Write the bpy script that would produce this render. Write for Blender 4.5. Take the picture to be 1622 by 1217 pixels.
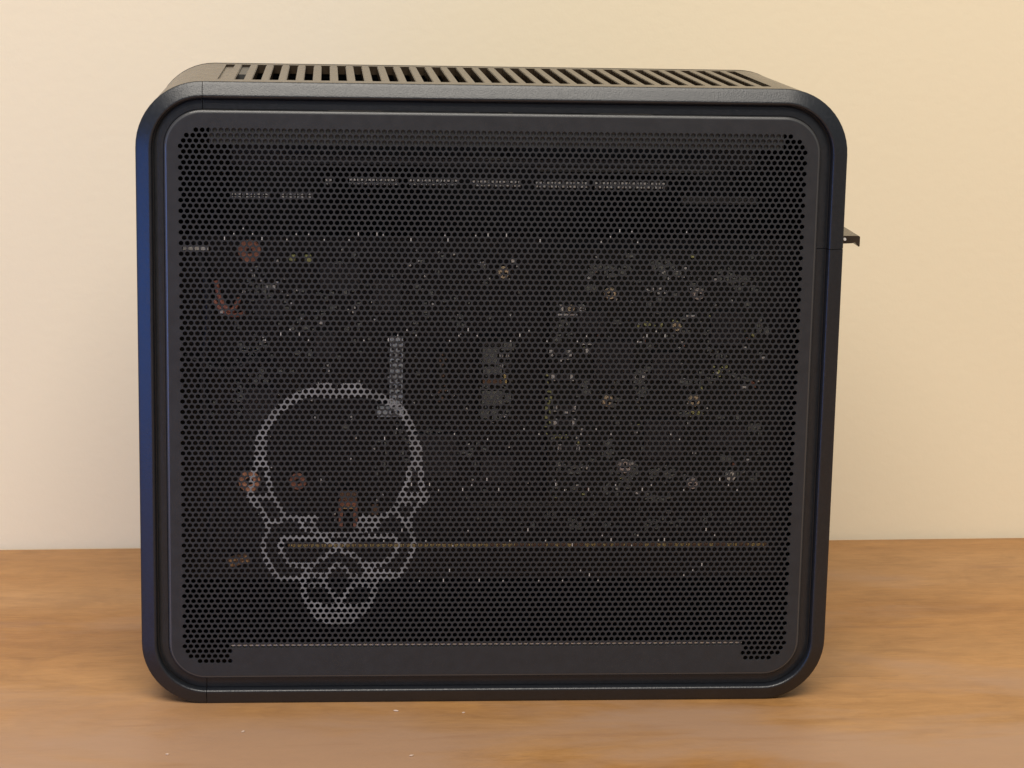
import bpy, bmesh, math, random
from mathutils import Vector, Matrix, geometry

# ------------------------------------------------------------------ clear
for o in list(bpy.data.objects):
    bpy.data.objects.remove(o, do_unlink=True)
scene = bpy.context.scene
col = scene.collection
MM = 0.001
rnd = random.Random(7)

# ------------------------------------------------------------------ camera
cam_data = bpy.data.cameras.new('camera')
cam = bpy.data.objects.new('camera', cam_data)
col.objects.link(cam)
cam.location = (-0.056285, -0.773970, 0.271172)
cam.rotation_euler = (1.3705712, -0.0188620, -0.0774747)
cam_data.sensor_width = 36.0
cam_data.sensor_fit = 'HORIZONTAL'
cam_data.lens = 3698.665 / 1622.0 * 36.0
cam_data.clip_start = 0.01
cam_data.clip_end = 50.0
scene.camera = cam

# ------------------------------------------------------------------ world (dim room bounce)
world = bpy.data.worlds.new('World')
scene.world = world
world.use_nodes = True
bg = world.node_tree.nodes['Background']
bg.inputs['Color'].default_value = (0.84, 0.92, 1.0, 1.0)
bg.inputs['Strength'].default_value = 0.30


# ------------------------------------------------------------------ lamps
def area(name, loc, target, sx, sy, power, colour):
    d = bpy.data.lights.new(name, 'AREA')
    d.shape = 'RECTANGLE'
    d.size, d.size_y, d.energy, d.color = sx, sy, power, colour
    o = bpy.data.objects.new(name, d)
    col.objects.link(o)
    o.location = loc
    o.rotation_euler = (Vector(target) - Vector(loc)).to_track_quat('-Z', 'Y').to_euler()
    return o


# the room's ceiling lamp, above and a little in front of the table
area('ceiling_lamp', (-0.15, -1.10, 1.75), (0.0, 0.10, 0.15), 1.5, 1.1, 55.0, (1.0, 0.93, 0.83))
# a blue screen standing off to the left
area('blue_screen_light', (-0.45, -0.25, 0.085), (-0.119, 0.0, 0.10), 0.26, 0.17, 0.62, (0.0, 0.22, 1.0))

scene.view_settings.view_transform = 'Standard'
scene.view_settings.look = 'None'
scene.view_settings.exposure = 0.0
scene.view_settings.gamma = 1.0
scene.view_settings.use_curve_mapping = False


# ------------------------------------------------------------------ materials
def new_mat(name, colour, rough=0.5, metal=0.0, spec=0.5, bump=None, mottled=None):
    """bump = (scale, distance, strength); mottled = (scale, amount)"""
    m = bpy.data.materials.new(name)
    m.use_nodes = True
    nt = m.node_tree
    b = nt.nodes['Principled BSDF']
    b.inputs['Base Color'].default_value = (*colour, 1)
    b.inputs['Roughness'].default_value = rough
    b.inputs['Metallic'].default_value = metal
    b.inputs['Specular IOR Level'].default_value = spec
    tc = nt.nodes.new('ShaderNodeTexCoord')
    if mottled:
        n = nt.nodes.new('ShaderNodeTexNoise')
        n.inputs['Scale'].default_value = mottled[0]
        n.inputs['Detail'].default_value = 4
        nt.links.new(tc.outputs['Object'], n.inputs['Vector'])
        r = nt.nodes.new('ShaderNodeMapRange')
        r.inputs['From Min'].default_value = 0.3
        r.inputs['From Max'].default_value = 0.7
        r.inputs['To Min'].default_value = 1 - mottled[1]
        r.inputs['To Max'].default_value = 1 + mottled[1]
        nt.links.new(n.outputs['Fac'], r.inputs['Value'])
        mx = nt.nodes.new('ShaderNodeVectorMath')
        mx.operation = 'SCALE'
        mx.inputs[0].default_value = colour
        nt.links.new(r.outputs['Result'], mx.inputs['Scale'])
        nt.links.new(mx.outputs['Vector'], b.inputs['Base Color'])
        r2 = nt.nodes.new('ShaderNodeMapRange')
        r2.inputs['To Min'].default_value = rough - 0.08
        r2.inputs['To Max'].default_value = rough + 0.08
        nt.links.new(n.outputs['Fac'], r2.inputs['Value'])
        nt.links.new(r2.outputs['Result'], b.inputs['Roughness'])
    if bump:
        n = nt.nodes.new('ShaderNodeTexNoise')
        n.inputs['Scale'].default_value = bump[0]
        n.inputs['Detail'].default_value = 2
        nt.links.new(tc.outputs['Object'], n.inputs['Vector'])
        bp = nt.nodes.new('ShaderNodeBump')
        bp.inputs['Distance'].default_value = bump[1]
        bp.inputs['Strength'].default_value = bump[2]
        nt.links.new(n.outputs['Fac'], bp.inputs['Height'])
        nt.links.new(bp.outputs['Normal'], b.inputs['Normal'])
    return m


M = {}
M['trim'] = new_mat('textured_black_plastic', (0.011, 0.0125, 0.0155), 0.33, 0, 0.52, (2500, 0.0002, 0.36), (900, 0.2))
M['shell'] = new_mat('black_plastic_shell', (0.030, 0.020, 0.0115), 0.27, 0, 0.5, (3000, 0.0002, 0.12), (300, 0.10))
M['panel'] = new_mat('powder_coated_sheet', (0.0195, 0.0205, 0.0235), 0.46, 0, 0.42, (3800, 0.0002, 0.3), (300, 0.08))
M['panel_edge'] = new_mat('polished_sheet_edge', (0.05, 0.05, 0.05), 0.27, 0, 0.8)
M['emblem'] = new_mat('pale_grey_print', (0.128, 0.129, 0.134), 0.55, 0, 0.4, None, (160, 0.35))
M['chip'] = new_mat('painted_glint', (0.42, 0.41, 0.39), 0.35, 0.2, 0.5)  # light tone for the glints painted on the mesh webs
M['flange'] = new_mat('dark_steel_flange', (0.044, 0.043, 0.041), 0.45, 0, 0.5, None, (200, 0.2))
M['dark'] = new_mat('dark_inner_steel', (0.004, 0.004, 0.005), 0.6, 0, 0.3)
M['pcb'] = new_mat('black_circuit_board', (0.004, 0.004, 0.006), 0.45, 0, 0.4, None, (150, 0.4))
M['pcb_green'] = new_mat('green_black_circuit_board', (0.006, 0.007, 0.006), 0.45, 0, 0.4, None, (150, 0.4))
M['part'] = new_mat('grey_component', (0.24, 0.25, 0.23), 0.45, 0, 0.5, None, (300, 0.3))
M['ic'] = new_mat('integrated_circuit', (0.022, 0.022, 0.027), 0.4)
M['silver'] = new_mat('tinned_metal', (0.90, 0.90, 0.88), 0.35, 0.2)
M['white'] = new_mat('pale_plastic', (0.70, 0.75, 0.80), 0.5)
M['brass'] = new_mat('brass_screw', (0.92, 0.74, 0.50), 0.4, 0.2)
M['steel'] = new_mat('steel_screw', (0.75, 0.66, 0.62), 0.4, 0.2)
M['chrome'] = new_mat('bright_steel', (0.95, 0.95, 0.90), 0.25, 0.2)
M['copper'] = new_mat('copper', (0.88, 0.44, 0.26), 0.4, 0.2, 0.5, None, (500, 0.35))
M['copper_dull'] = new_mat('dull_copper', (0.52, 0.23, 0.15), 0.5, 0.2, 0.5, None, (500, 0.35))
M['gold'] = new_mat('gold_contact', (0.95, 0.72, 0.28), 0.35, 0.0)
M['brown'] = new_mat('brown_lacquer', (0.26, 0.15, 0.09), 0.5)
M['red'] = new_mat('red_cable', (0.62, 0.25, 0.18), 0.45)
M['yellow'] = new_mat('yellow_green_part', (0.62, 0.62, 0.26), 0.45)
M['orange'] = new_mat('amber_connector', (0.85, 0.50, 0.22), 0.5)
M['crumb'] = new_mat('pale_crumb', (0.52, 0.39, 0.30), 0.8)


def wall_material():
    m = new_mat('cream_painted_wall', (0.79, 0.685, 0.515), 0.75, 0, 0.25, None, None)
    nt = m.node_tree
    b = nt.nodes['Principled BSDF']
    tc = nt.nodes['Texture Coordinate']
    n = nt.nodes.new('ShaderNodeTexNoise')
    n.inputs['Scale'].default_value = 220
    n.inputs['Detail'].default_value = 5
    n.inputs['Roughness'].default_value = 0.6
    n2 = nt.nodes.new('ShaderNodeTexNoise')
    n2.inputs['Scale'].default_value = 2.2
    n2.inputs['Detail'].default_value = 3
    for q in (n, n2):
        nt.links.new(tc.outputs['Object'], q.inputs['Vector'])
    bp = nt.nodes.new('ShaderNodeBump')
    bp.inputs['Distance'].default_value = 0.0006
    bp.inputs['Strength'].default_value = 0.22
    nt.links.new(n.outputs['Fac'], bp.inputs['Height'])
    nt.links.new(bp.outputs['Normal'], b.inputs['Normal'])
    cr = nt.nodes.new('ShaderNodeValToRGB')
    cr.color_ramp.elements[0].position = 0.3
    cr.color_ramp.elements[0].color = (0.806, 0.706, 0.523, 1)
    cr.color_ramp.elements[1].position = 0.7
    cr.color_ramp.elements[1].color = (0.811, 0.711, 0.528, 1)
    nt.links.new(n2.outputs['Fac'], cr.inputs['Fac'])
    nt.links.new(cr.outputs['Color'], b.inputs['Base Color'])
    return m


def wood_material():
    m = bpy.data.materials.new('oiled_wood')
    m.use_nodes = True
    nt = m.node_tree
    N, L = nt.nodes, nt.links
    b = N['Principled BSDF']
    tc = N.new('ShaderNodeTexCoord')

    def noise(sx, sy, scale, detail, rough=0.55, dist=0.0, off=0.0):
        mp = N.new('ShaderNodeMapping')
        mp.inputs['Scale'].default_value = (sx, sy, 1)
        mp.inputs['Location'].default_value = (off, off * 0.7, 0)
        mp.inputs['Rotation'].default_value = (0, 0, math.radians(1.0))
        L.new(tc.outputs['Object'], mp.inputs['Vector'])
        n = N.new('ShaderNodeTexNoise')
        n.inputs['Scale'].default_value = scale
        n.inputs['Detail'].default_value = detail
        n.inputs['Roughness'].default_value = rough
        n.inputs['Distortion'].default_value = dist
        L.new(mp.outputs['Vector'], n.inputs['Vector'])
        return n.outputs['Fac']

    def ramp(fac, stops):
        r = N.new('ShaderNodeValToRGB')
        e = r.color_ramp.elements
        e[0].position, e[0].color = stops[0][0], (*stops[0][1], 1)
        e[1].position, e[1].color = stops[-1][0], (*stops[-1][1], 1)
        for p_, c_ in stops[1:-1]:
            q = e.new(p_)
            q.color = (*c_, 1)
        L.new(fac, r.inputs['Fac'])
        return r.outputs['Color']

    def mix(f, a, c, mode='MIX'):
        x = N.new('ShaderNodeMix')
        x.data_type = 'RGBA'
        x.blend_type = mode
        if isinstance(f, float):
            x.inputs[0].default_value = f
        else:
            L.new(f, x.inputs[0])
        L.new(a, x.inputs[6])
        if isinstance(c, tuple):
            x.inputs[7].default_value = (*c, 1)
        else:
            L.new(c, x.inputs[7])
        return x.outputs[2]

    bands = noise(1.0, 13, 1.0, 2, 0.45, 0.9)
    base = ramp(bands, [(0.28, (0.285, 0.132, 0.040)), (0.45, (0.345, 0.168, 0.052)),
                        (0.60, (0.375, 0.195, 0.071)), (0.74, (0.340, 0.182, 0.074))])
    streak = noise(9, 62, 1.0, 5, 0.6, 1.6, 3.1)
    s = ramp(streak, [(0.30, (0.84, 0.81, 0.78)), (0.52, (1, 1, 1)), (0.72, (1.08, 1.09, 1.10))])
    c1 = mix(0.7, base, s, 'MULTIPLY')
    fine = noise(120, 700, 1.0, 3, 0.6, 0.5, 5.3)
    s2 = ramp(fine, [(0.3, (0.86, 0.84, 0.82)), (0.7, (1.08, 1.08, 1.08))])
    c2 = mix(0.6, c1, s2, 'MULTIPLY')
    blot = noise(22, 34, 1.0, 6, 0.7, 0.8, 31.0)
    s3 = ramp(blot, [(0.32, (0.82, 0.80, 0.78)), (0.5, (1, 1, 1)), (0.70, (1.10, 1.12, 1.18))])
    c2 = mix(0.8, c2, s3, 'MULTIPLY')
    mott = noise(55, 130, 1.0, 4, 0.7, 1.0, 47.0)
    s4 = ramp(mott, [(0.30, (0.80, 0.78, 0.76)), (0.5, (1, 1, 1)), (0.70, (1.12, 1.13, 1.15))])
    c2 = mix(0.6, c2, s4, 'MULTIPLY')
    # greyish patches, mostly along the front half
    patch = noise(6, 13, 1.0, 4, 0.62, 0.8, 9.7)
    sep = N.new('ShaderNodeSeparateXYZ')
    L.new(tc.outputs['Object'], sep.inputs[0])
    fr = N.new('ShaderNodeMapRange')
    fr.inputs['From Min'].default_value = -0.14
    fr.inputs['From Max'].default_value = -0.26
    fr.inputs['To Min'].default_value = -0.06
    fr.inputs['To Max'].default_value = 0.12
    L.new(sep.outputs['Y'], fr.inputs['Value'])
    ad = N.new('ShaderNodeMath')
    ad.operation = 'ADD'
    L.new(patch, ad.inputs[0])
    L.new(fr.outputs['Result'], ad.inputs[1])
    pf = ramp(ad.outputs[0], [(0.46, (0, 0, 0)), (0.68, (0.85, 0.85, 0.85))])
    c3 = mix(pf, c2, (0.345, 0.210, 0.130))
    # short dark mineral streaks
    dk = noise(9, 75, 1.0, 3, 0.6, 0.8, 14.2)
    df = ramp(dk, [(0.62, (0, 0, 0)), (0.78, (0.55, 0.55, 0.55))])
    c4 = mix(df, c3, (0.235, 0.115, 0.055))
    # an open glue joint beside the computer
    wob = noise(60, 5, 1.0, 2, 0.5, 0.0, 21.0)
    jm = N.new('ShaderNodeMath')
    jm.operation = 'MULTIPLY_ADD'
    jm.inputs[1].default_value = 0.0022
    L.new(wob, jm.inputs[0])
    L.new(sep.outputs['Y'], jm.inputs[2])
    jl = N.new('ShaderNodeMath')
    jl.operation = 'COMPARE'
    jl.inputs[1].default_value = -0.1883
    jl.inputs[2].default_value = 0.00028
    L.new(jm.outputs[0], jl.inputs[0])
    jx = N.new('ShaderNodeMath')
    jx.operation = 'COMPARE'
    jx.inputs[1].default_value = 0.128
    jx.inputs[2].default_value = 0.018
    L.new(sep.outputs['X'], jx.inputs[0])
    jj = N.new('ShaderNodeMath')
    jj.operation = 'MULTIPLY'
    L.new(jl.outputs[0], jj.inputs[0])
    L.new(jx.outputs[0], jj.inputs[1])
    jk = N.new('ShaderNodeMath')
    jk.operation = 'MULTIPLY'
    jk.inputs[1].default_value = 0.55
    L.new(jj.outputs[0], jk.inputs[0])
    c4 = mix(jk.outputs[0], c4, (0.20, 0.10, 0.045))
    L.new(c4, b.inputs['Base Color'])
    rr = N.new('ShaderNodeMapRange')
    rr.inputs['To Min'].default_value = 0.34
    rr.inputs['To Max'].default_value = 0.60
    L.new(patch, rr.inputs['Value'])
    L.new(rr.outputs['Result'], b.inputs['Roughness'])
    b.inputs['Specular IOR Level'].default_value = 0.4
    bp = N.new('ShaderNodeBump')
    bp.inputs['Distance'].default_value = 0.0004
    bp.inputs['Strength'].default_value = 0.25
    L.new(fine, bp.inputs['Height'])
    L.new(bp.outputs['Normal'], b.inputs['Normal'])
    return m


M['wall'] = wall_material()
M['wood'] = wood_material()


# ------------------------------------------------------------------ mesh helpers (mm in, metres out)
def link_mesh(name, verts, faces, mat, parent=None, smooth=False, loc=None, mats=None, fmat=None):
    me = bpy.data.meshes.new(name)
    me.from_pydata([(v[0] * MM, v[1] * MM, v[2] * MM) for v in verts], [], faces)
    for m in (mats or [mat]):
        me.materials.append(m)
    if fmat:
        me.polygons.foreach_set('material_index', fmat)
    if smooth:
        me.polygons.foreach_set('use_smooth', [True] * len(me.polygons))
    me.update()
    o = bpy.data.objects.new(name, me)
    col.objects.link(o)
    if parent:
        o.parent = parent
    if loc:
        o.location = [c * MM for c in loc]
    return o


def link_bm(name, bm, mat, parent=None, smooth=False, loc=None, rot=None):
    bmesh.ops.recalc_face_normals(bm, faces=bm.faces)
    me = bpy.data.meshes.new(name)
    bm.to_mesh(me)
    bm.free()
    me.transform(Matrix.Scale(MM, 4))
    me.materials.append(mat)
    if smooth:
        me.polygons.foreach_set('use_smooth', [True] * len(me.polygons))
    o = bpy.data.objects.new(name, me)
    col.objects.link(o)
    if parent:
        o.parent = parent
    if loc:
        o.location = [c * MM for c in loc]
    if rot:
        o.rotation_euler = rot
    return o


def box_bm(bm, x0, x1, y0, y1, z0, z1, bevel=0.0):
    r = bmesh.ops.create_cube(bm, size=1.0)
    vs = r['verts']
    for v in vs:
        v.co = Vector((x0 + (v.co.x + .5) * (x1 - x0), y0 + (v.co.y + .5) * (y1 - y0), z0 + (v.co.z + .5) * (z1 - z0)))
    if bevel:
        es = list({e for v in vs for e in v.link_edges})
        bmesh.ops.bevel(bm, geom=es, offset=bevel, segments=1, affect='EDGES', profile=0.5)
    return bm


def box(name, x0, x1, y0, y1, z0, z1, mat, parent=None, bevel=0.0):
    return link_bm(name, box_bm(bmesh.new(), x0, x1, y0, y1, z0, z1, bevel), mat, parent)


def tag(o, label=None, cat=None, group=None, kind=None):
    if label:
        o['label'] = label
    if cat:
        o['category'] = cat
    if group:
        o['group'] = group
    if kind:
        o['kind'] = kind
    return o


def empty(name, loc=(0, 0, 0)):
    o = bpy.data.objects.new(name, None)
    o.empty_display_size = 0.02
    col.objects.link(o)
    o.location = loc
    return o


# ------------------------------------------------------------------ the setting
WALL_YAW = math.atan2(0.21954 - 0.20374, 0.25678 + 0.19476)
wall_y0 = 0.2115
wb = bmesh.new()
box_bm(wb, -1600, 1600, 0, 60, -400, 2200)
wall = link_bm('wall', wb, M['wall'], None, loc=(0.0, wall_y0 * 1000 - 1.0, 0.0), rot=(0, 0, WALL_YAW))
tag(wall, 'plain cream painted wall behind the table', 'wall', kind='structure')
tb = bmesh.new()
box_bm(tb, -900, 900, -1150, -1.5, -32, 0, 2.0)
table = link_bm('table_top', tb, M['wood'], None, loc=(0.0, wall_y0 * 1000 - 1.0, 0.0), rot=(0, 0, WALL_YAW))
tag(table, 'worn orange brown wooden table top under the computer', 'table', kind='structure')

# strokes of the printed emblem: (half width, points) in mm on the panel plane
STROKES = [
    (1.50, [(-77.81,93.94),(-77.33,97.35),(-75.68,99.53),(-73.55,102.45),(-71.67,104.49),(-68.6,107.06),(-64.36,109.49),(-60.12,110.71),(-56.82,111.44)]),
    (2.38, [(-58.24,110.95),(-55.41,111.2)]),
    (2.38, [(-49.74,110.98),(-45.49,111.23)]),
    (1.27, [(-56.34,109.51),(-47.84,109.53)]),
    (1.50, [(-46.91,111.23),(-43.59,110.27),(-39.32,109.31),(-35.99,107.87),(-32.18,105.45),(-29.78,103.02),(-28.08,99.62),(-26.61,95.72),(-25.86,92.29)]),
    (2.06, [(-25.62,92.29),(-25.44,88.37),(-25.31,85.43)]),
    (2.06, [(-77.95,93.94),(-78.15,90.29),(-78.3,86.39)]),
    (0.95, [(-79.25,86.39),(-80.2,83.46),(-80.92,80.52),(-81.41,76.6),(-81.89,73.9),(-81.18,72.18),(-78.34,70.21)]),
    (0.95, [(-76.88,86.39),(-76.09,83.46),(-75.86,80.52),(-75.01,77.58),(-74.54,74.88),(-72.88,72.42),(-71.84,70.2),(-70.51,67.99),(-68.61,66.6),(-64.8,66.25),(-60.99,66.49),(-59.32,66.73)]),
    (1.11, [(-81.42,73.41),(-74.78,74.14)]),
    (0.95, [(-26.75,85.43),(-27.68,83.71),(-28.03,80.51),(-28.67,77.56),(-30.23,74.85),(-31.16,72.13),(-32.81,69.17),(-35.67,67.19),(-39.49,66.7),(-43.8,66.71)]),
    (0.95, [(-24.12,85.43),(-23.75,82.48),(-23.66,78.54),(-22.82,76.08),(-21.6,74.35),(-22.54,72.62),(-25.15,70.4),(-26.8,67.67),(-27.5,65.69)]),
    (1.27, [(-29.5,74.11),(-22.79,74.1)]),
    (0.95, [(-30.2,72.13),(-27.56,71.39)]),
    (0.95, [(-79.76,72.13),(-78.11,69.92),(-76.93,67.45),(-75.84,64.98),(-75.65,62.51),(-76.71,59.55),(-77.19,57.57),(-77.1,54.1),(-76.48,52.11),(-75.06,49.62),(-73.63,46.88),(-71.72,45.22),(-68.61,45.01),(-64.3,45.35)]),
    (0.95, [(-75.84,65.23),(-71.46,65.47),(-70.51,66.95)]),
    (1.03, [(-64.8,65.46),(-63.6,62.74),(-60.02,62.48),(-58.35,60.5)]),
    (1.03, [(-60.99,65.95),(-59.55,63.47)]),
    (0.95, [(-70.75,59.29),(-66.7,59.62),(-60.97,59.51),(-56.67,59.01),(-53.32,57.51),(-51.4,56.76)]),
    (0.95, [(-70.75,59.29),(-71.57,57.06),(-71.23,54.58),(-69.56,52.09),(-67.65,50.09),(-63.83,49.58),(-60.96,49.82)]),
    (0.95, [(-60.96,49.82),(-58.57,51.31),(-56.18,53.04),(-54.03,54.53),(-51.4,56.51)]),
    (0.95, [(-51.4,56.76),(-47.58,58.49),(-43.75,59.47),(-38.96,59.96),(-33.21,60.19),(-31.51,57.95),(-31.96,54.47),(-34.1,51.98),(-36.97,49.99),(-41.77,49.76),(-44.19,51.26),(-46.6,53.26),(-51.4,55.27)]),
    (0.95, [(-32.32,68.37),(-29.9,65.65),(-27.47,62.91),(-26.58,60.43),(-25.98,57.94),(-26.19,55.45),(-27.37,52.46),(-28.78,48.97),(-30.92,46.22),(-34.52,45.24),(-38.86,45.25)]),
    (0.95, [(-26.8,67.87),(-27.5,65.4),(-27.47,62.91)]),
    (1.19, [(-43.8,66.66),(-44.49,62.95),(-45.92,60.47)]),
    (0.95, [(-43.79,65.17),(-38.28,65.17),(-38.98,62.69),(-43.77,62.2)]),
    (0.95, [(-56.68,60.49),(-46.63,60.47)]),
    (0.85, [(-55.6,46.6),(-54.2,48.4),(-51.86,50.4),(-49.4,48.6),(-48.0,46.6)]),
    (1.03, [(-64.3,45.85),(-59.99,46.33),(-56.16,45.82)]),
    (1.03, [(-47.52,45.78),(-43.67,45.52),(-38.86,45.25)]),
    (0.95, [(-62.87,47.09),(-60.96,49.82)]),
    (0.95, [(-44.18,50.52),(-40.32,47.51),(-38.86,45.25)]),
    (0.95, [(-42.72,47.52),(-33.1,47.48)]),
    (1.03, [(-63.82,45.34),(-63.58,40.1),(-62.61,37.09),(-61.17,34.07),(-58.04,30.79),(-54.66,29.61),(-51.29,29.6),(-47.44,29.98),(-44.55,31.98),(-41.67,34.48),(-40.25,37.49),(-39.31,41.0),(-38.76,45.0)]),
    (0.95, [(-56.64,45.57),(-56.15,42.82),(-53.98,39.81),(-51.56,36.54),(-49.41,39.03),(-47.02,42.53),(-45.1,44.02),(-44.63,45.52)]),
    (0.95, [(-60.94,42.59),(-56.63,43.32)]),
    (0.95, [(-45.58,43.03),(-39.8,42.5)]),
    (1.27, [(-60.45,35.82),(-56.12,34.55),(-51.31,35.03),(-46.5,34.5),(-41.68,35.23)]),
    (1.42, [(-59.0,33.06),(-54.67,31.78),(-48.41,31.75),(-43.6,33.23)]),
]

# ------------------------------------------------------------------ the computer
W2, H, D, RC = 119.0, 214.3, 96.5, 22.0
pc = empty('desktop_computer')
tag(pc, 'small black desktop computer with perforated side panel and pale skull emblem on wooden table', 'computer')


def rr_path(n=14, extra=6):
    """outer rounded rectangle in x,z, counter-clockwise from the middle of the top; list of (corner centre or point, direction)"""
    pts = []
    c = [(-W2 + RC, H - RC, 90), (-W2 + RC, RC, 180), (W2 - RC, RC, 270), (W2 - RC, H - RC, 0)]
    for cx, cz, a0 in c:
        for i in range(n + 1):
            a = math.radians(a0 + 90.0 * i / n)
            pts.append((cx, cz, math.cos(a), math.sin(a)))
    return pts


PATH = rr_path()


def off(p, d):
    return (p[0] + p[2] * (RC - d), p[1] + p[3] * (RC - d))


def between(a, b, t):
    """interpolate on a straight run (same normal)"""
    return (a[0] + (b[0] - a[0]) * t, a[1] + (b[1] - a[1]) * t, a[2], a[3])


def sweep(name, path, profile, mat, parent, closed=False, smooth_angle=35):
    verts, faces = [], []
    n = len(profile)
    for p in path:
        for d, y in profile:
            x, z = off(p, d)
            verts.append((x, y, z))
    m = len(path)
    for i in range(m if closed else m - 1):
        j = (i + 1) % m
        for k in range(n - 1):
            faces.append((i * n + k, i * n + k + 1, j * n + k + 1, j * n + k))
    if not closed:
        faces.append(tuple(range(n - 1, -1, -1)))
        faces.append(tuple((m - 1) * n + k for k in range(n)))
    o = link_mesh(name, verts, faces, mat, parent)
    bm = bmesh.new()
    bm.from_mesh(o.data)
    bmesh.ops.recalc_face_normals(bm, faces=bm.faces)
    for f in bm.faces:
        f.smooth = True
    for e in bm.edges:
        if len(e.link_faces) == 2 and e.calc_face_angle(0) > math.radians(smooth_angle):
            e.smooth = False
    bm.to_mesh(o.data)
    bm.free()
    return o


TRIM = [(2.0, 2.8), (0.06, 2.75), (0.0, 2.55), (0.0, 2.3), (0.10, 2.10), (0.35, 1.92), (1.2, 1.52), (2.4, 0.98), (3.6, 0.44), (4.25, 0.15),
        (4.5, 0.06), (4.75, 0.05), (5.0, 0.14), (5.22, 0.36), (5.42, 0.75), (5.52, 1.3), (5.56, 3.4), (5.9, 3.45), (5.95, 2.9), (6.2, 2.75), (9.1, 2.75), (9.15, 4.6), (2.0, 4.6), (2.0, 2.8)]
SMALL = 0.11   # half seam width, mm
n14 = 15
TL, BL, BR, TR = PATH[0:15], PATH[15:30], PATH[30:45], PATH[45:60]


def pt(x, z, nx, nz):
    return (x - nx * RC, z - nz * RC, nx, nz)


SX, SZ = -97.6, 160.4
# left piece: from the seam on the top edge round both left corners to the seam on the bottom edge
left = TL[:1] + TL[1:] + BL
left = [pt(SX - SMALL, H, 0, 1)] + [p for p in left if True]
left[1] = pt(-W2 + RC - 0.9, H, 0, 1) if SX - SMALL > -W2 + RC else left[1]
left = [pt(-W2 + RC - 0.0 - SMALL * 0, H, 0, 1)] + list(TL[1:]) + list(BL)
seam_x = -W2 + RC
# other pieces start a hair to the right of the corner tangent point
lower = [pt(seam_x + 2 * SMALL, 0, 0, -1)] + list(BR) + [pt(W2, SZ - SMALL, 1, 0)]
upper = [pt(W2, SZ + SMALL, 1, 0)] + list(TR) + [pt(seam_x + 2 * SMALL, H, 0, 1)]
tr1 = sweep('edge_trim', left, TRIM, M['trim'], pc)
tag(tr1, 'curved left section of the edge trim, tinted blue')
tr2 = sweep('edge_trim', upper, TRIM, M['trim'], pc)
tag(tr2, 'top and upper right section of the edge trim')
tr3 = sweep('edge_trim', lower, TRIM, M['trim'], pc)
tag(tr3, 'bottom and lower right section of the edge trim')

# shell: a C-shaped tube round left, bottom and right; the grille closes the top
SH = [(0.12, 3.1), (0.12, D - 3.0), (0.6, D - 2.4), (2.2, D - 2.4), (2.2, 3.1), (0.12, 3.1)]
shell_path = list(TL) + list(BL) + list(BR) + list(TR)
shell = sweep('case_shell', shell_path, SH, M['shell'], pc)
# rear trim + rear cover (the far side of the case)
REAR = [(0.0, D - 2.3), (0.0, D - 1.9), (0.8, D - 1.1), (2.6, D - 0.4), (4.8, D), (5.2, D - 0.6), (5.3, D - 2.6), (2.4, D - 2.3), (0.0, D - 2.3)]
sweep('edge_trim', PATH, REAR, M['trim'], pc, closed=True)
rv = [(off(p, 5.0)[0], D - 1.6, off(p, 5.0)[1]) for p in PATH]
link_mesh('rear_cover', rv, [tuple(range(len(rv)))], M['dark'], pc)

# ---- top grille: rails and individual slats
gx0, gx1 = -W2 + RC, W2 - RC
SL0, PITCH, SWID = 0.9, 5.75, 2.95
ks = list(range(-16, 17))
first, last = SL0 + PITCH * ks[0], SL0 + PITCH * ks[-1]
gz0, gz1 = H - 3.2, H - 0.12
GY0, GY1 = 13.2, 88.0
g = bmesh.new()
box_bm(g, gx0, gx1, 3.1, GY0, gz0, gz1)
box_bm(g, gx0, gx1, GY1, D - 2.45, gz0, gz1)
box_bm(g, gx0, first - SWID / 2, GY0, GY1, gz0, gz1)
box_bm(g, last + SWID / 2, gx1, GY0, GY1, gz0, gz1)
grille = link_bm('top_grille', g, M['shell'], pc)
sb = bmesh.new()
hw = (PITCH - SWID) / 2
box_bm(sb, -hw, hw, GY0, GY1, gz0, gz1 - 0.01)
bmesh.ops.bevel(sb, geom=[e for e in sb.edges if abs(e.verts[0].co.x - e.verts[1].co.x) < 1e-4 and abs(e.verts[0].co.z - e.verts[1].co.z) < 1e-4 and e.verts[0].co.z > H - 1],
                offset=0.22, segments=2, affect='EDGES')
slat0 = link_bm('slat', sb, M['shell'], grille)
for i, k in enumerate(ks[:-1]):
    s = slat0 if i == 0 else slat0.copy()
    if i:
        col.objects.link(s)
        s.parent = grille
    s.location.x = (SL0 + PITCH * (k + 0.5)) * MM
# the outermost slots are blind, closed from below
box('blind_slot_floor', first - SWID / 2 - 0.5, first + PITCH - 1.8, GY0 - 0.4, GY1 + 0.4, gz0 - 0.6, gz1 - 0.75, M['shell'], grille)
box('blind_slot_floor', first + PITCH - 1.7, first + PITCH * 1.5, 50, GY1 + 0.4, gz0 - 0.5, gz1 - 0.9, M['flange'], grille)
box('blind_slot_floor', last - SWID / 2 - 0.5, last + SWID / 2 + 0.5, GY0 - 0.4, GY1 + 0.4, gz0 - 0.6, gz1 - 2.2, M['shell'], grille)

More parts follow.
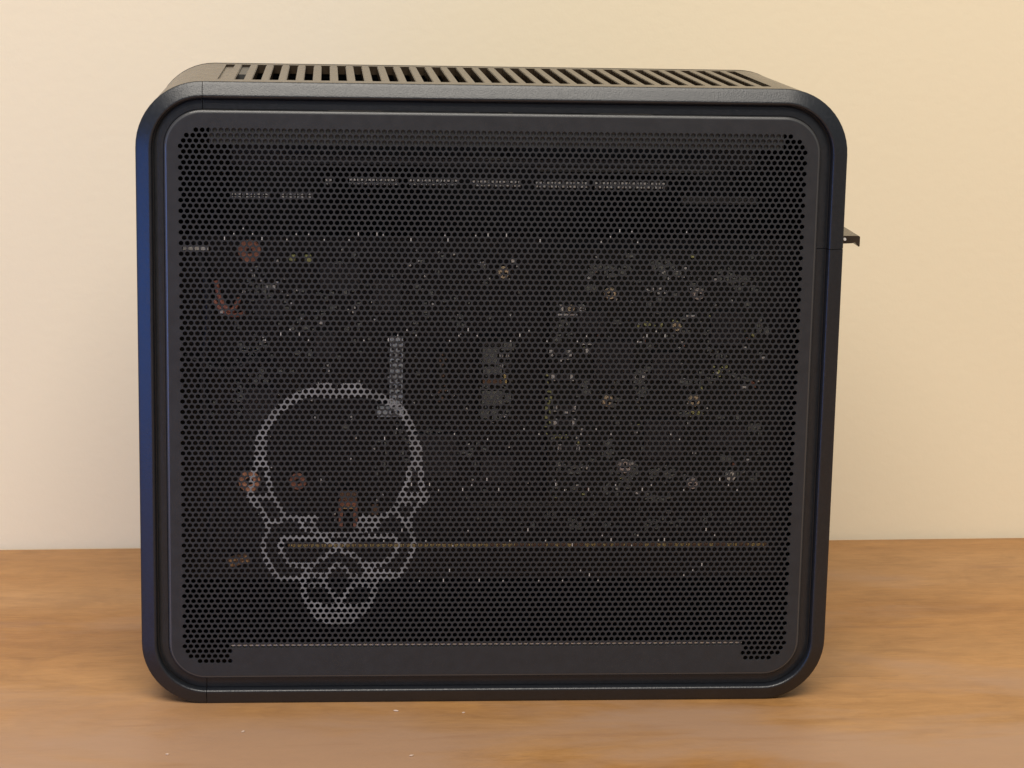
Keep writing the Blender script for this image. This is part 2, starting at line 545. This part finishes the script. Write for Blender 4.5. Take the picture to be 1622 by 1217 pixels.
# two fans lying under the grille
for fx in (-46.0, 48.0):
    fan = empty('fan')
    fan.parent = pc
    fan.location = (fx * MM, 50 * MM, 197 * MM)
    fb = bmesh.new()
    ro, ri = 40.0, 38.0
    box_bm(fb, -42, 42, -36, -34.5, -11, 6)
    box_bm(fb, -42, 42, 34.5, 36, -11, 6)
    box_bm(fb, -42, -40.5, -34.5, 34.5, -11, 6)
    box_bm(fb, 40.5, 42, -34.5, 34.5, -11, 6)
    link_bm('fan_frame', fb, M['ic'], fan)
    hb = bmesh.new()
    bmesh.ops.create_cone(hb, cap_ends=True, segments=28, radius1=15, radius2=14, depth=10)
    link_bm('fan_hub', hb, M['flange'], fan)
    bl = None
    for q in range(9):
        if bl is None:
            v = []
            for i in range(7):
                r_ = 13 + 20.0 * i / 6
                a_ = 0.09 * i
                for s_ in (-0.22, 0.22):
                    v.append((r_ * math.cos(a_ + s_), r_ * math.sin(a_ + s_), 4 * (1 if s_ > 0 else -1)))
            f = [(2 * i, 2 * i + 1, 2 * i + 3, 2 * i + 2) for i in range(6)]
            bl = link_mesh('fan_blade', v, f, M['ic'], fan, smooth=True)
            b_ = bl
        else:
            b_ = bl.copy()
            col.objects.link(b_)
            b_.parent = fan
        b_.rotation_euler.z = 2 * math.pi * q / 9

# ---- hood over the rear connectors, sticking out on the right
hv = [(119.2, 163.7), (126.3, 163.7), (126.75, 163.4), (126.75, 160.1), (126.35, 159.95), (125.0, 161.4), (124.0, 161.1), (119.2, 160.9)]
y0h, y1h = 11.0, 86.0
verts = [(x, y0h, z) for x, z in hv] + [(x, y1h, z) for x, z in hv]
n = len(hv)
faces = [tuple(range(n - 1, -1, -1)), tuple(range(n, 2 * n))] + [(i, (i + 1) % n, n + (i + 1) % n, n + i) for i in range(n)]
hood = link_mesh('connector_hood', verts, faces, M['shell'], pc)
sc = bmesh.new()
bmesh.ops.create_cone(sc, cap_ends=True, segments=14, radius1=0.55, radius2=0.45, depth=0.7, matrix=Matrix.Rotation(math.pi / 2, 4, 'X'))
link_bm('hood_screw', sc, M['silver'], hood, loc=(121.4, 10.7, 162.5))
sc = bmesh.new()
bmesh.ops.create_cone(sc, cap_ends=True, segments=14, radius1=0.4, radius2=0.35, depth=0.7, matrix=Matrix.Rotation(math.pi / 2, 4, 'X'))
link_bm('hood_screw', sc, M['silver'], hood, loc=(120.3, 10.7, 162.5))

# ---- perforated side panel -------------------------------------------------
P_, ROW = 2.065, 1.7925
Z0, X0 = 198.40, -104.24
YF, YB = 1.0, 1.75          # front and back of the sheet
NROW = 103
trimL = {0: 2.5, 1: 1.0, 2: 0.5, 100: 0.5, 101: 1.0, 102: 2.5}
cells = []
for r in range(NROW):
    o_ = 0.5 if r % 2 == 0 else 0.0
    k = o_
    while k <= 101 - o_ + 1e-6:
        lo = trimL.get(r, 0)
        x = X0 + k * P_
        z = Z0 - r * ROW
        if lo <= k <= 101 - lo and not (r >= 100 and -88.6 < x < 89.8):
            cells.append((x, z, r, int(round(k * 2))))
        k += 1.0
HEXR = P_ / math.sqrt(3)
HX = ROW * 2 / 3.0
ring = []
for i in range(6):
    a = math.radians(90 + 60 * i)
    c0 = (P_ / 2 * round(math.cos(a) / 0.8660254, 3), HX * math.sin(a))
    a1 = math.radians(90 + 60 * (i + 1))
    c1 = (P_ / 2 * round(math.cos(a1) / 0.8660254, 3), HX * math.sin(a1))
    ring.append(c0)
    ring.append(((c0[0] + c1[0]) / 2, (c0[1] + c1[1]) / 2))
hole = []
for i in range(12):
    a = math.radians(90 + 30 * i)
    rr_ = 0.815 if i % 2 == 0 else 0.785
    hole.append((rr_ * math.cos(a), rr_ * math.sin(a)))


def seg_d(px, pz, a, b):
    vx, vz = b[0] - a[0], b[1] - a[1]
    l2 = vx * vx + vz * vz
    t = 0 if l2 == 0 else max(0, min(1, ((px - a[0]) * vx + (pz - a[1]) * vz) / l2))
    return math.hypot(px - a[0] - t * vx, pz - a[1] - t * vz)


SEGS = []
for w_, pts_ in STROKES:
    for a, b in zip(pts_[:-1], pts_[1:]):
        SEGS.append((w_, a, b, min(a[0], b[0]) - w_, max(a[0], b[0]) + w_, min(a[1], b[1]) - w_, max(a[1], b[1]) + w_))


def in_emblem(x, z):
    if not (-95 < x < -18 and 25 < z < 118):
        return False
    for w_, a, b, xa, xb, za, zb in SEGS:
        if xa <= x <= xb and za <= z <= zb and seg_d(x, z, a, b) < w_:
            return True
    return False


# glints painted into the sheet: little chevrons of lighter web between the holes
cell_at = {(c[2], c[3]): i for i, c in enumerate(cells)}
glints = set()


def glint_at(x, z):
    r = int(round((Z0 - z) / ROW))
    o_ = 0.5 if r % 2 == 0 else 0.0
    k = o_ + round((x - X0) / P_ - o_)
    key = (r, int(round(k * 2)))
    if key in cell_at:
        glints.add(key)


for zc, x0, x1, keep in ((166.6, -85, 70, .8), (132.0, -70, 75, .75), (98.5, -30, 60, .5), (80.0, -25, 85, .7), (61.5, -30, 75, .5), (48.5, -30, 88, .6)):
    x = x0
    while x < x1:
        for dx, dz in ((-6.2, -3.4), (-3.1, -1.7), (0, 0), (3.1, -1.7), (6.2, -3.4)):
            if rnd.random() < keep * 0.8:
                glint_at(x + dx + rnd.uniform(-.6, .6), zc + dz + rnd.uniform(-.6, .6))
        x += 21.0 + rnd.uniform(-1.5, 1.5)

vf, vi = {}, []
verts = []
faces_p, mat_p, faces_e = [], [], []
edge_use = {}


RK = [(int(round(a * 4 / P_)), int(round(b * 6 / ROW))) for a, b in ring]


def vid(r, k, i, x, y, z):
    key = (k * 2 + RK[i][0], -6 * r + RK[i][1])
    i = vf.get(key)
    if i is None:
        i = len(verts)
        vf[key] = i
        verts.append((x, y, z))
    return i


BEV = 0.05
for x, z, r, k in cells:
    ro = [vid(r, k, i, x + ring[i][0], YF, z + ring[i][1]) for i in range(12)]
    base = len(verts)
    for a, b in hole:
        verts.append((x + a * (1 + BEV), YF, z + b * (1 + BEV)))
    for a, b in hole:
        verts.append((x + a, YF + 0.05, z + b))
    for a, b in hole:
        verts.append((x + a, YB, z + b))
    right_glint = (r, k) in glints
    left_glint = (r, k - 2) in glints
    for i in range(12):
        j = (i + 1) % 12
        e = (ro[i], ro[j])
        if (e[1], e[0]) in edge_use:
            del edge_use[(e[1], e[0])]
        else:
            edge_use[e] = True
        q1 = (ro[i], ro[j], base + j, base + i)
        q2 = (base + i, base + j, base + 12 + j, base + 12 + i)
        q3 = (base + 12 + i, base + 12 + j, base + 24 + j, base + 24 + i)
        mx = x + (ring[i][0] + ring[j][0]) * 0.42
        mz = z + (ring[i][1] + ring[j][1]) * 0.42
        if in_emblem(mx, mz):
            faces_e += [q1, q2]
            faces_p.append(q3)
            mat_p.append(0)
        else:
            ch = right_glint and i in ((8,) if (r + k) % 3 else (8, 9))
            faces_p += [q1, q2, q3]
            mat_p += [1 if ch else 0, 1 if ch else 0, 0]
# boundary loop of the perforated field
nxt = {a: b for (a, b) in edge_use}
loops = []
while nxt:
    s0 = next(iter(nxt))
    lp = [s0]
    c_ = nxt.pop(s0)
    while c_ != s0 and c_ in nxt:
        lp.append(c_)
        c_ = nxt.pop(c_)
    loops.append(lp)
loops.sort(key=len, reverse=True)
inner = loops[0]
# rounded outer border of the panel with a soft raised edge
PROF = [(9.28, 3.4), (9.28, 2.0), (9.36, 1.70), (9.55, 1.38), (9.85, 1.14), (10.2, 1.03), (10.5, YF)]
rows_ = []
for d, y in PROF:
    row = []
    for p in PATH:
        x, z = off(p, d)
        row.append(len(verts))
        verts.append((x, y, z))
    rows_.append(row)
m_ = len(PATH)
for a, b in zip(rows_[:-1], rows_[1:]):
    for i in range(m_):
        j = (i + 1) % m_
        faces_p.append((a[i], a[j], b[j], b[i]))
        mat_p.append(2 if rows_.index(a) in (2, 3, 4) else 0)
idx = rows_[-1] + inner
co2 = [Vector((verts[i][0], verts[i][2])) for i in idx]
n0, n1 = len(rows_[-1]), len(inner)
con = [(i, (i + 1) % n0) for i in range(n0)] + [(n0 + i, n0 + (i + 1) % n1) for i in range(n1)]
hole_poly = co2[n0:]


def inside(pt_, poly_):
    c, j = False, len(poly_) - 1
    for i in range(len(poly_)):
        if (poly_[i].y > pt_.y) != (poly_[j].y > pt_.y) and pt_.x < (poly_[j].x - poly_[i].x) * (pt_.y - poly_[i].y) / (poly_[j].y - poly_[i].y) + poly_[i].x:
            c = not c
        j = i
    return c


cv, ce, cf, ov, oe, of = geometry.delaunay_2d_cdt(co2, con, [], 0, 1e-5)
for t in cf:
    ctr = (cv[t[0]] + cv[t[1]] + cv[t[2]]) / 3
    if not inside(ctr, hole_poly):
        faces_p.append(tuple(idx[ov[i][0]] for i in t))
        mat_p.append(0)
me_panel = link_mesh('side_panel', verts, faces_p, None, pc, mats=[M['panel'], M['chip'], M['panel_edge']], fmat=mat_p)  # 'chip' is the light tone of the painted glints
bm = bmesh.new()
bm.from_mesh(me_panel.data)
for f in bm.faces:
    c = f.calc_center_median()
    if abs(f.normal.y) > 0.5 and f.normal.y > 0:
        f.normal_flip()
bm.to_mesh(me_panel.data)
bm.free()
used = sorted({i for f in faces_e for i in f})
remap = {v: i for i, v in enumerate(used)}
emb = link_mesh('skull_emblem', [verts[i] for i in used], [tuple(remap[i] for i in f) for f in faces_e], M['emblem'], me_panel)
tag(emb, 'pale grey skull outline printed across the perforations')

# ---- flanges right behind the sheet
box('top_flange', -94.8, 97.0, 1.95, 3.0, 193.9, 203.5, M['flange'], pc)
box('bottom_flange', -88.3, 89.5, 1.95, 6.0, 10.5, 20.7, M['flange'], pc)
box('flange_lip', -88.3, 89.5, 1.95, 2.6, 20.72, 21.15, M['silver'], pc)
box('fan_rail', -70.9, 73.7, 5.0, 7.0, 187.2, 189.3, M['ic'], pc)
box('fan_rail', 14.3, 74.2, 5.5, 7.0, 185.3, 187.0, M['flange'], pc)

# ---- inside: boards and the parts that show through the holes
board = box('motherboard', -106, 107, 22.0, 23.6, 40.0, 160.0, M['pcb'], pc)
box('inner_plate', -110, 110, 60.0, 61.2, 4.0, 200.0, M['dark'], pc)
card = box('processor_card', 20.8, 95.6, 17.0, 18.6, 69.4, 157.0, M['pcb_green'], pc)
TAGS = [(-56.63, -54.32, 180.09, 182.23), (-48.64, -32.0, 180.17, 182.45), (-28.59, -11.9, 180.15, 182.44), (-7.4, 9.14, 179.94, 182.23),
        (13.88, 32.41, 179.72, 182.03), (33.97, 58.79, 179.7, 182.08), (-88.08, -74.89, 175.13, 177.37), (-71.12, -60.62, 175.29, 177.51)]
for x0, x1, z0, z1 in TAGS:
    pinb = bmesh.new()
    box_bm(pinb, x0, x1, 6.6, 8.0, z0 - .3, z1 + .3)
    hd = link_bm('pin_header', pinb, M['ic'], pc)
    pb = bmesh.new()
    x = x0 + 0.5
    while x < x1 - 0.3:
        for zz in (z0 + 0.25, z1 - 0.85):
            box_bm(pb, x - .36, x + .36, 5.9, 6.6, zz, zz + 0.62)
        x += 1.27
    tag(link_bm('header_pins', pb, M['silver'], hd), kind='stuff')
box('pin_header', 64.2, 90.2, 9.0, 10.5, 174.3, 176.9, M['flange'], pc)
box('cable_plug', -104.1, -95.7, 9.0, 11.0, 157.3, 158.4, M['silver'], pc)

ram = box('memory_connector', -34.4, -30.0, 9.0, 12.0, 100.9, 127.8, M['white'], pc)
pb = bmesh.new()
z = 101.5
while z < 127.5:
    box_bm(pb, -33.9, -32.6, 8.7, 9.0, z, z + 0.9)
    box_bm(pb, -31.8, -30.5, 8.7, 9.0, z, z + 0.9)
    z += 2.2
tag(link_bm('connector_contacts', pb, M['ic'], ram), kind='stuff')
box('connector_latch', -38.6, -29.6, 10.0, 12.5, 99.9, 103.2, M['white'], ram)


def screw(x, z, r, mat, y=7.0, parent=None):
    b = bmesh.new()
    bmesh.ops.create_cone(b, cap_ends=True, segments=18, radius1=r, radius2=r * 0.82, depth=1.4, matrix=Matrix.Rotation(math.pi / 2, 4, 'X'))
    o = link_bm('screw', b, mat, parent or pc, loc=(x, y, z))
    s = bmesh.new()
    box_bm(s, -r * .55, r * .55, -0.80, -0.70, -r * .13, r * .13)
    box_bm(s, -r * .13, r * .13, -0.81, -0.71, -r * .55, r * .55)
    sl = link_bm('cross_slot', s, M['dark'], o)
    return o


SCREWS = [(3.78, 150.61, 2.16, 'brass'), (40.35, 143.69, 2.16, 'brass'), (70.74, 143.66, 2.16, 'steel'), (40.5, 106.34, 2.16, 'brass'), (70.51, 106.41, 2.16, 'brass'),
          (70.86, 77.06, 2.16, 'steel'), (84.28, 79.76, 1.95, 'chrome'), (63.49, 132.46, 1.73, 'brass'), (47.06, 83.14, 2.6, 'steel'), (27.07, 138.39, 1.3, 'brass'), (30.75, 138.41, 1.52, 'silver')]
for x, z, r, m in SCREWS:
    screw(x, z, r, M[m])


def washer(x, z, ro, ri, mat, y=4.5):
    v, f = [], []
    n = 28
    for i in range(n):
        a = 2 * math.pi * i / n
        for r, yy in ((ro, 0.8), (ro, 0.1), (ro - .15, 0), (ri + .15, 0), (ri, 0.1), (ri, 0.8)):
            v.append((r * math.cos(a), yy, r * math.sin(a)))
    for i in range(n):
        j = (i + 1) % n
        for k in range(5):
            f.append((i * 6 + k, i * 6 + k + 1, j * 6 + k + 1, j * 6 + k))
    return link_mesh('copper_ring', v, f, mat, pc, loc=(x, y, z))


tag(washer(-81.82, 157.77, 3.8, 1.0, M['copper_dull']), 'dull reddish ring high on the left')
tag(washer(-82.1, 78.45, 3.7, 1.3, M['copper']), 'bright copper ring beside the emblem')
tag(washer(-65.58, 78.45, 2.9, 1.0, M['copper_dull']), 'small copper ring inside the emblem')

# tubes
def tube(name, pts, r, mat, parent, seg=8):
    cu = bpy.data.curves.new(name, 'CURVE')
    cu.dimensions = '3D'
    cu.bevel_depth = r * MM
    cu.bevel_resolution = 2
    sp = cu.splines.new('BEZIER')
    sp.bezier_points.add(len(pts) - 1)
    for b_, p in zip(sp.bezier_points, pts):
        b_.co = [c * MM for c in p]
        b_.handle_left_type = b_.handle_right_type = 'AUTO'
    o = bpy.data.objects.new(name, cu)
    dg = bpy.context.evaluated_depsgraph_get()
    col.objects.link(o)
    bpy.context.view_layer.update()
    me = bpy.data.meshes.new_from_object(o.evaluated_get(bpy.context.evaluated_depsgraph_get()))
    bpy.data.objects.remove(o, do_unlink=True)
    me.materials.clear()
    me.materials.append(mat)
    me.polygons.foreach_set('use_smooth', [True] * len(me.polygons))
    o = bpy.data.objects.new(name, me)
    col.objects.link(o)
    o.parent = parent
    return o


tube('red_cable', [(-93.2, 8.5, 147.0), (-92.2, 9, 142.0), (-91.1, 9, 139.4), (-88.2, 9, 136.9), (-86.4, 11, 138.6), (-86, 18, 140)], 0.85, M['red'], pc)
tube('red_cable', [(-94.0, 10, 140.0), (-92.0, 9.5, 137.5), (-88.5, 9.5, 135.4), (-85.5, 11, 135.0), (-84, 18, 135)], 0.8, M['red'], pc)
tube('black_cable', [(-100, 12, 160), (-96, 10, 140), (-98, 11, 110), (-94, 12, 80), (-97, 14, 50)], 1.6, M['ic'], pc)
tube('black_cable', [(-104, 14, 120), (-90, 11, 116), (-80, 12, 119), (-70, 20, 118)], 1.3, M['ic'], pc)
box('capacitor', -68.6, -66.6, 10, 13, 153.6, 155.6, M['yellow'], pc, 0.3)
box('capacitor', -63.4, -61.2, 10, 13, 153.3, 155.6, M['yellow'], pc, 0.3)

# amber connector on a lead, low on the left
cn = empty('amber_connector')
cn.parent = pc
cn.location = (-86.0 * MM, 9 * MM, 49.0 * MM)
cn.rotation_euler.y = math.radians(-14)
box('connector_body', -3.6, 3.6, 0.6, 3, -1.6, 1.6, M['brown'], cn)
pb = bmesh.new()
for i in range(5):
    for zz in (-0.75, 0.75):
        box_bm(pb, -3.1 + 1.35 * i, -2.3 + 1.35 * i, 0.2, 0.6, zz - .4, zz + .4)
tag(link_bm('connector_pins', pb, M['orange'], cn), kind='stuff')

# brown inductor bracket inside the emblem
ib = bmesh.new()
box_bm(ib, -51.6, -50.2, 9, 12, 60.9, 68.8)
box_bm(ib, -46.6, -45.2, 9, 12, 60.9, 68.8)
box_bm(ib, -51.6, -45.2, 9.2, 12, 68.8, 70.4)
br = link_bm('copper_bracket', ib, M['copper_dull'], pc)
box('bracket_clip', -50.6, -46.2, 8.6, 9.0, 67.7, 68.8, M['orange'], br)
box('bracket_cover', -51.2, -45.4, 10, 12, 70.4, 73.6, M['brown'], br)
box('bracket_tab', -40.2, -38.0, 9, 10.2, 65.6, 69.0, M['brown'], br)

EZ0 = 55.55
# graphics slot edge: a long board seen edge-on with gold contacts
edge = box('expansion_board_edge', -69.0, 97.4, 3.0, 4.0, EZ0, EZ0 + 1.15, M['brown'], pc)
pb = bmesh.new()
x = -68.6
while x < 95:
    dens = 1.0 if x < -5 else 0.45
    if rnd.random() < dens:
        box_bm(pb, x, x + 1.2, 2.8, 3.0, EZ0 + 0.12, EZ0 + 1.05)
    x += 1.5
tag(link_bm('gold_contacts', pb, M['gold'], edge), kind='stuff')
box('shelf_edge', -6.2, 46.6, 8.0, 9.0, 68.9, 69.7, M['flange'], pc)
box('expansion_board', -72, 100, 9.1, 14.8, 51.0, 53.2, M['pcb'], pc)

# chip cluster in the middle
chip = box('memory_module', -3.7, 8.5, 14.0, 16.0, 97.4, 126.4, M['pcb_green'], pc)
for (x0, x1, z0, z1, m) in ((-2.4, 2.6, 118, 123.4, 'part'), (-2.2, 4.2, 111.2, 112.6, 'brown'), (-2.4, 4.6, 103.5, 108.5, 'part'), (3.4, 4.6, 120.3, 121.3, 'silver'),
                            (5.6, 6.7, 120.1, 121.3, 'silver'), (3.6, 4.7, 116.8, 118.0, 'silver'), (5.0, 6.0, 110.9, 114.4, 'gold'), (3.6, 4.6, 99.4, 100.4, 'silver'),
                            (5.2, 6.2, 99.4, 100.4, 'silver'), (-2.8, 0.2, 99.0, 101.6, 'part'), (4.8, 7.6, 122.8, 125.6, 'part'), (5.4, 7.6, 104.6, 107.8, 'part'), (-2.2, 4.2, 114.4, 117.0, 'part'), (1.2, 3.0, 98.6, 102.4, 'part'), (-2.6, 3.4, 124.2, 125.8, 'flange'), (5.4, 7.4, 115.2, 119.0, 'flange')):
    box('chip', x0, x1, 13.2, 14.0, z0, z1, M[m], chip)
pb = bmesh.new()
for i in range(70):
    x, z = rnd.uniform(-3.2, 8), rnd.uniform(98, 126)
    box_bm(pb, x, x + rnd.choice((.5, .9)), 13.55, 14.0, z, z + rnd.choice((.5, .8)))
tag(link_bm('surface_parts', pb, M['part'], chip), kind='stuff')
mod = box('memory_module', -18.0, -14.4, 14.0, 16.0, 100, 122, M['pcb_green'], pc)
pb = bmesh.new()
for i in range(22):
    x, z = rnd.uniform(-17.6, -15), rnd.uniform(101, 121)
    box_bm(pb, x, x + .6, 13.55, 14.0, z, z + .7)
tag(link_bm('surface_parts', pb, M['brown'], mod), kind='stuff')

# capacitors and small parts on the processor card
for x0, x1, z0, z1 in ((36, 50, 112, 126), (54, 68, 84, 98), (76, 88, 124, 136), (76, 90, 88, 96), (56, 66, 112, 122), (30, 40, 128, 136)):
    box('chip', x0, x1, 15.6, 17.0, z0, z1, M['ic'], card, 0.2)
for mname, cnt in (('silver', 60), ('yellow', 14), ('part', 90), ('copper_dull', 12)):
    pb = bmesh.new()
    for i in range(cnt):
        x, z = rnd.uniform(21.5, 95), rnd.uniform(70, 156)
        w_, h_ = rnd.choice(((.55, .9), (.9, .55), (1.3, .7), (.5, .5)))
        if mname == 'part':
            w_, h_ = w_ * rnd.uniform(1, 2.4), h_ * rnd.uniform(1, 2.4)
        box_bm(pb, x, x + w_, 16.3, 17.0, z, z + h_)
    tag(link_bm('surface_parts', pb, M[mname], card), kind='stuff')
# dotted yellow row along the left edge of the card and a few lit points on the board
pb = bmesh.new()
for z in (113.5, 110.6, 107.8, 104.8, 101.6, 98.6, 95.6, 92.5):
    box_bm(pb, 19.6, 20.5, 15.5, 17.0, z, z + .9)
for x in (22.5, 24.6, 26.6):
    box_bm(pb, x, x + 1.1, 15.4, 16.2, 91.6, 92.8)
tag(link_bm('jumper_pins', pb, M['yellow'], card), kind='stuff')
pb = bmesh.new()
for x, z in [(-78.96, 150.58), (-80.03, 147.98), (-75.77, 144.1), (-73.21, 144.12), (-72.2, 145.4), (-83.25, 142.32), (-90.74, 135.53), (-76.45, 125.56), (-57.35, 132.0), (-3.9, 152.64),
             (-2.39, 152.65), (7.33, 153.59), (-27.61, 152.03), (-22.18, 148.37)]:
    box_bm(pb, x - .5, x + .5, 13.4, 14.4, z - .5, z + .5)
for i in range(110):
    x, z = rnd.uniform(-84, 15), rnd.uniform(60, 156)
    box_bm(pb, x, x + .6, 21.2, 22.0, z, z + .6)
tag(link_bm('surface_parts', pb, M['silver'], board), kind='stuff')
for x0, x1, z0, z1 in ((-58, -44, 142, 151), (-80, -70, 132, 139), (-60, -52, 118, 128), (-26, -10, 76, 92), (-84, -72, 96, 108), (-2, 10, 74, 84), (-40, -30, 134, 146)):
    box('chip', x0, x1, 20.6, 22.0, z0, z1, M['ic'], board, 0.2)

pb = bmesh.new()
for cx, cz, sx, sz, cnt in ((-52, 146, 7, 4, 40), (-76, 138, 6, 8, 45), (-82, 118, 6, 10, 40), (-58, 128, 14, 14, 40), (-20, 140, 20, 14, 40), (-20, 84, 22, 10, 60), (-84, 102, 6, 8, 30), (40, 60, 40, 4, 50)):
    for i in range(cnt):
        x, z = rnd.gauss(cx, sx * .6), rnd.gauss(cz, sz * .6)
        w_, h_ = rnd.uniform(.5, 1.8), rnd.uniform(.5, 1.5)
        if -104 < x < 105 and 44 < z < 158:
            box_bm(pb, x, x + w_, 20.9, 22.0, z, z + h_)
tag(link_bm('surface_parts', pb, M['part'], board), kind='stuff')
for o_, y_ in ((board, -7.0), (card, -8.0), (chip, -5.5), (mod, -5.5)):
    k_ = -y_ / 8.0
    o_.location = (-0.6 * MM * k_, y_ * MM, 1.4 * MM * k_)

# parts of the processor card at their own places (x, z in mm on the card's face)
PAIRS = [(23.93, 138.27, 30.33, 138.59), (20.72, 122.75, 27.15, 122.78), (21.63, 114.27, 28.08, 114.08), (22.59, 103.49, 29.05, 103.36), (22.69, 98.74, 29.17, 98.53), (24.34, 89.57, 30.83, 89.42), (33.19, 124.62, 37.18, 122.46)]
DASHES = [(22.56, 136.11, 30.04, 136.15), (23.62, 120.81, 26.91, 120.82), (31.0, 126.05, 36.37, 126.08), (66.9, 135.92, 70.14, 135.93)]
CLUSTERS = [(36.43, 150.88, 4.3, 2.1, 26, 'part'),
            (43.55, 150.93, 3.6, 1.8, 16, 'part'),
            (58.5, 151.75, 4.3, 2.9, 30, 'part'),
            (62.13, 149.99, 3.6, 2.1, 10, 'silver'),
            (55.17, 144.2, 4.3, 0.9, 10, 'silver'),
            (33.04, 144.42, 2.1, 0.9, 8, 'part'),
            (54.1, 132.31, 4.3, 1.0, 12, 'yellow'),
            (63.43, 132.36, 1.4, 1.4, 8, 'yellow'),
            (77.19, 129.89, 4.3, 1.4, 14, 'part'),
            (92.32, 130.69, 2.9, 1.4, 12, 'part'),
            (87.32, 129.21, 3.6, 1.1, 6, 'yellow'),
            (32.48, 110.09, 1.4, 2.1, 14, 'part'),
            (46.75, 113.78, 5.7, 2.1, 36, 'part'),
            (48.89, 114.51, 5.0, 1.4, 8, 'silver'),
            (51.92, 109.41, 2.1, 1.4, 12, 'part'),
            (70.6, 112.39, 6.4, 1.1, 26, 'part'),
            (79.14, 116.07, 2.1, 2.1, 14, 'yellow'),
            (85.02, 113.9, 5.7, 1.4, 14, 'part'),
            (90.91, 111.72, 1.4, 1.4, 6, 'copper_dull'),
            (70.98, 101.4, 2.9, 1.0, 8, 'yellow'),
            (91.55, 95.54, 2.1, 2.1, 14, 'part'),
            (40.97, 88.47, 2.1, 2.9, 20, 'part'),
            (47.72, 79.98, 3.6, 3.6, 30, 'part'),
            (47.64, 82.94, 2.1, 0.7, 6, 'silver'),
            (60.08, 79.6, 4.3, 1.4, 26, 'part'),
            (81.74, 85.17, 2.1, 1.4, 8, 'part'),
            (33.19, 81.83, 1.4, 0.7, 4, 'silver'),
            (27.4, 82.19, 4.3, 2.1, 20, 'part'),
            (44.26, 74.04, 4.3, 2.1, 14, 'part'),
            (58.9, 71.05, 5.0, 1.1, 14, 'part'),
            (80.81, 148.68, 4.3, 2.1, 20, 'part'),
            (85.9, 147.27, 4.3, 2.9, 16, 'part'),
            (78.13, 124.08, 4.3, 2.9, 18, 'part'),
            (24.12, 130.35, 3.6, 2.9, 14, 'part'),
            (20.42, 104.22, 0.6, 7.1, 10, 'yellow'),
            (23.54, 93.24, 2.9, 0.4, 6, 'yellow')]

coff = Vector(card.location) / MM
yc = 8.3 - coff.y
for xa, za, xb, zb in PAIRS:
    xa, xb, za, zb = xa - coff.x, xb - coff.x, za - coff.z, zb - coff.z
    cb = box('capacitor', xa + 0.5, xb - 0.5, yc + 0.2, 17.0, (za + zb) / 2 - 1.3, (za + zb) / 2 + 1.3, M['ic'], card, 0.2)
    for xx in (xa, xb):
        box('terminal', xx - 0.62, xx + 0.62, yc - 0.1, 16.9, (za + zb) / 2 - 1.1, (za + zb) / 2 + 1.1, M['silver'], cb)
pb = bmesh.new()
for xa, za, xb, zb in DASHES:
    box_bm(pb, xa - coff.x, xb - coff.x, yc, yc + .6, za - coff.z - 0.3, za - coff.z + 0.3)
tag(link_bm('solder_bars', pb, M['silver'], card), kind='stuff')
for mname in ('part', 'silver', 'yellow', 'copper_dull'):
    pb = bmesh.new()
    for cx, cz, sx, sz, cnt, m in CLUSTERS:
        if m != mname:
            continue
        for i in range(cnt):
            x = cx - coff.x + rnd.uniform(-1, 1) * sx
            z = cz - coff.z + rnd.uniform(-1, 1) * sz
            w_, h_ = (rnd.uniform(.5, 1.5), rnd.uniform(.5, 1.4)) if m == 'part' else (rnd.uniform(.45, .9), rnd.uniform(.5, 1.0))
            d_ = rnd.uniform(0, .5)
            box_bm(pb, x, x + w_, yc + d_, yc + d_ + .9, z, z + h_)
    tag(link_bm('surface_parts', pb, M[mname], card), kind='stuff')

# ------------------------------------------------------------------ crumbs on the table
def crumb(x, y, sx, sy, rot, label):
    b = bmesh.new()
    bmesh.ops.create_icosphere(b, subdivisions=2, radius=1.0)
    for v in b.verts:
        n_ = 1 + 0.35 * (rnd.random() - .5)
        v.co = Vector((v.co.x * sx * n_, v.co.y * sy * n_, v.co.z * 0.28 * n_))
    o = link_bm('crumb', b, M['crumb'], None, loc=(x, y, 0.25), rot=(0, 0, rot))
    return tag(o, label, 'crumb')


crumb(-31.8, -7.8, 0.94, 0.40, -0.4, 'pale curled crumb on the table just below the computer')
crumb(-83.4, -27.2, 0.77, 0.36, 0.9, 'pale sliver on the table below the left corner of the computer')
crumb(-107.2, -48.0, 0.59, 0.36, 0.1, 'small pale crumb nearest the lower left of the table')
crumb(-27.9, -51.3, 0.85, 0.32, 0.5, 'pale crumb at the front of the table, below the curled one')
crumb(-8.6, -10.3, 0.59, 0.20, 0.3, 'tiny pale flake right of the curled crumb')
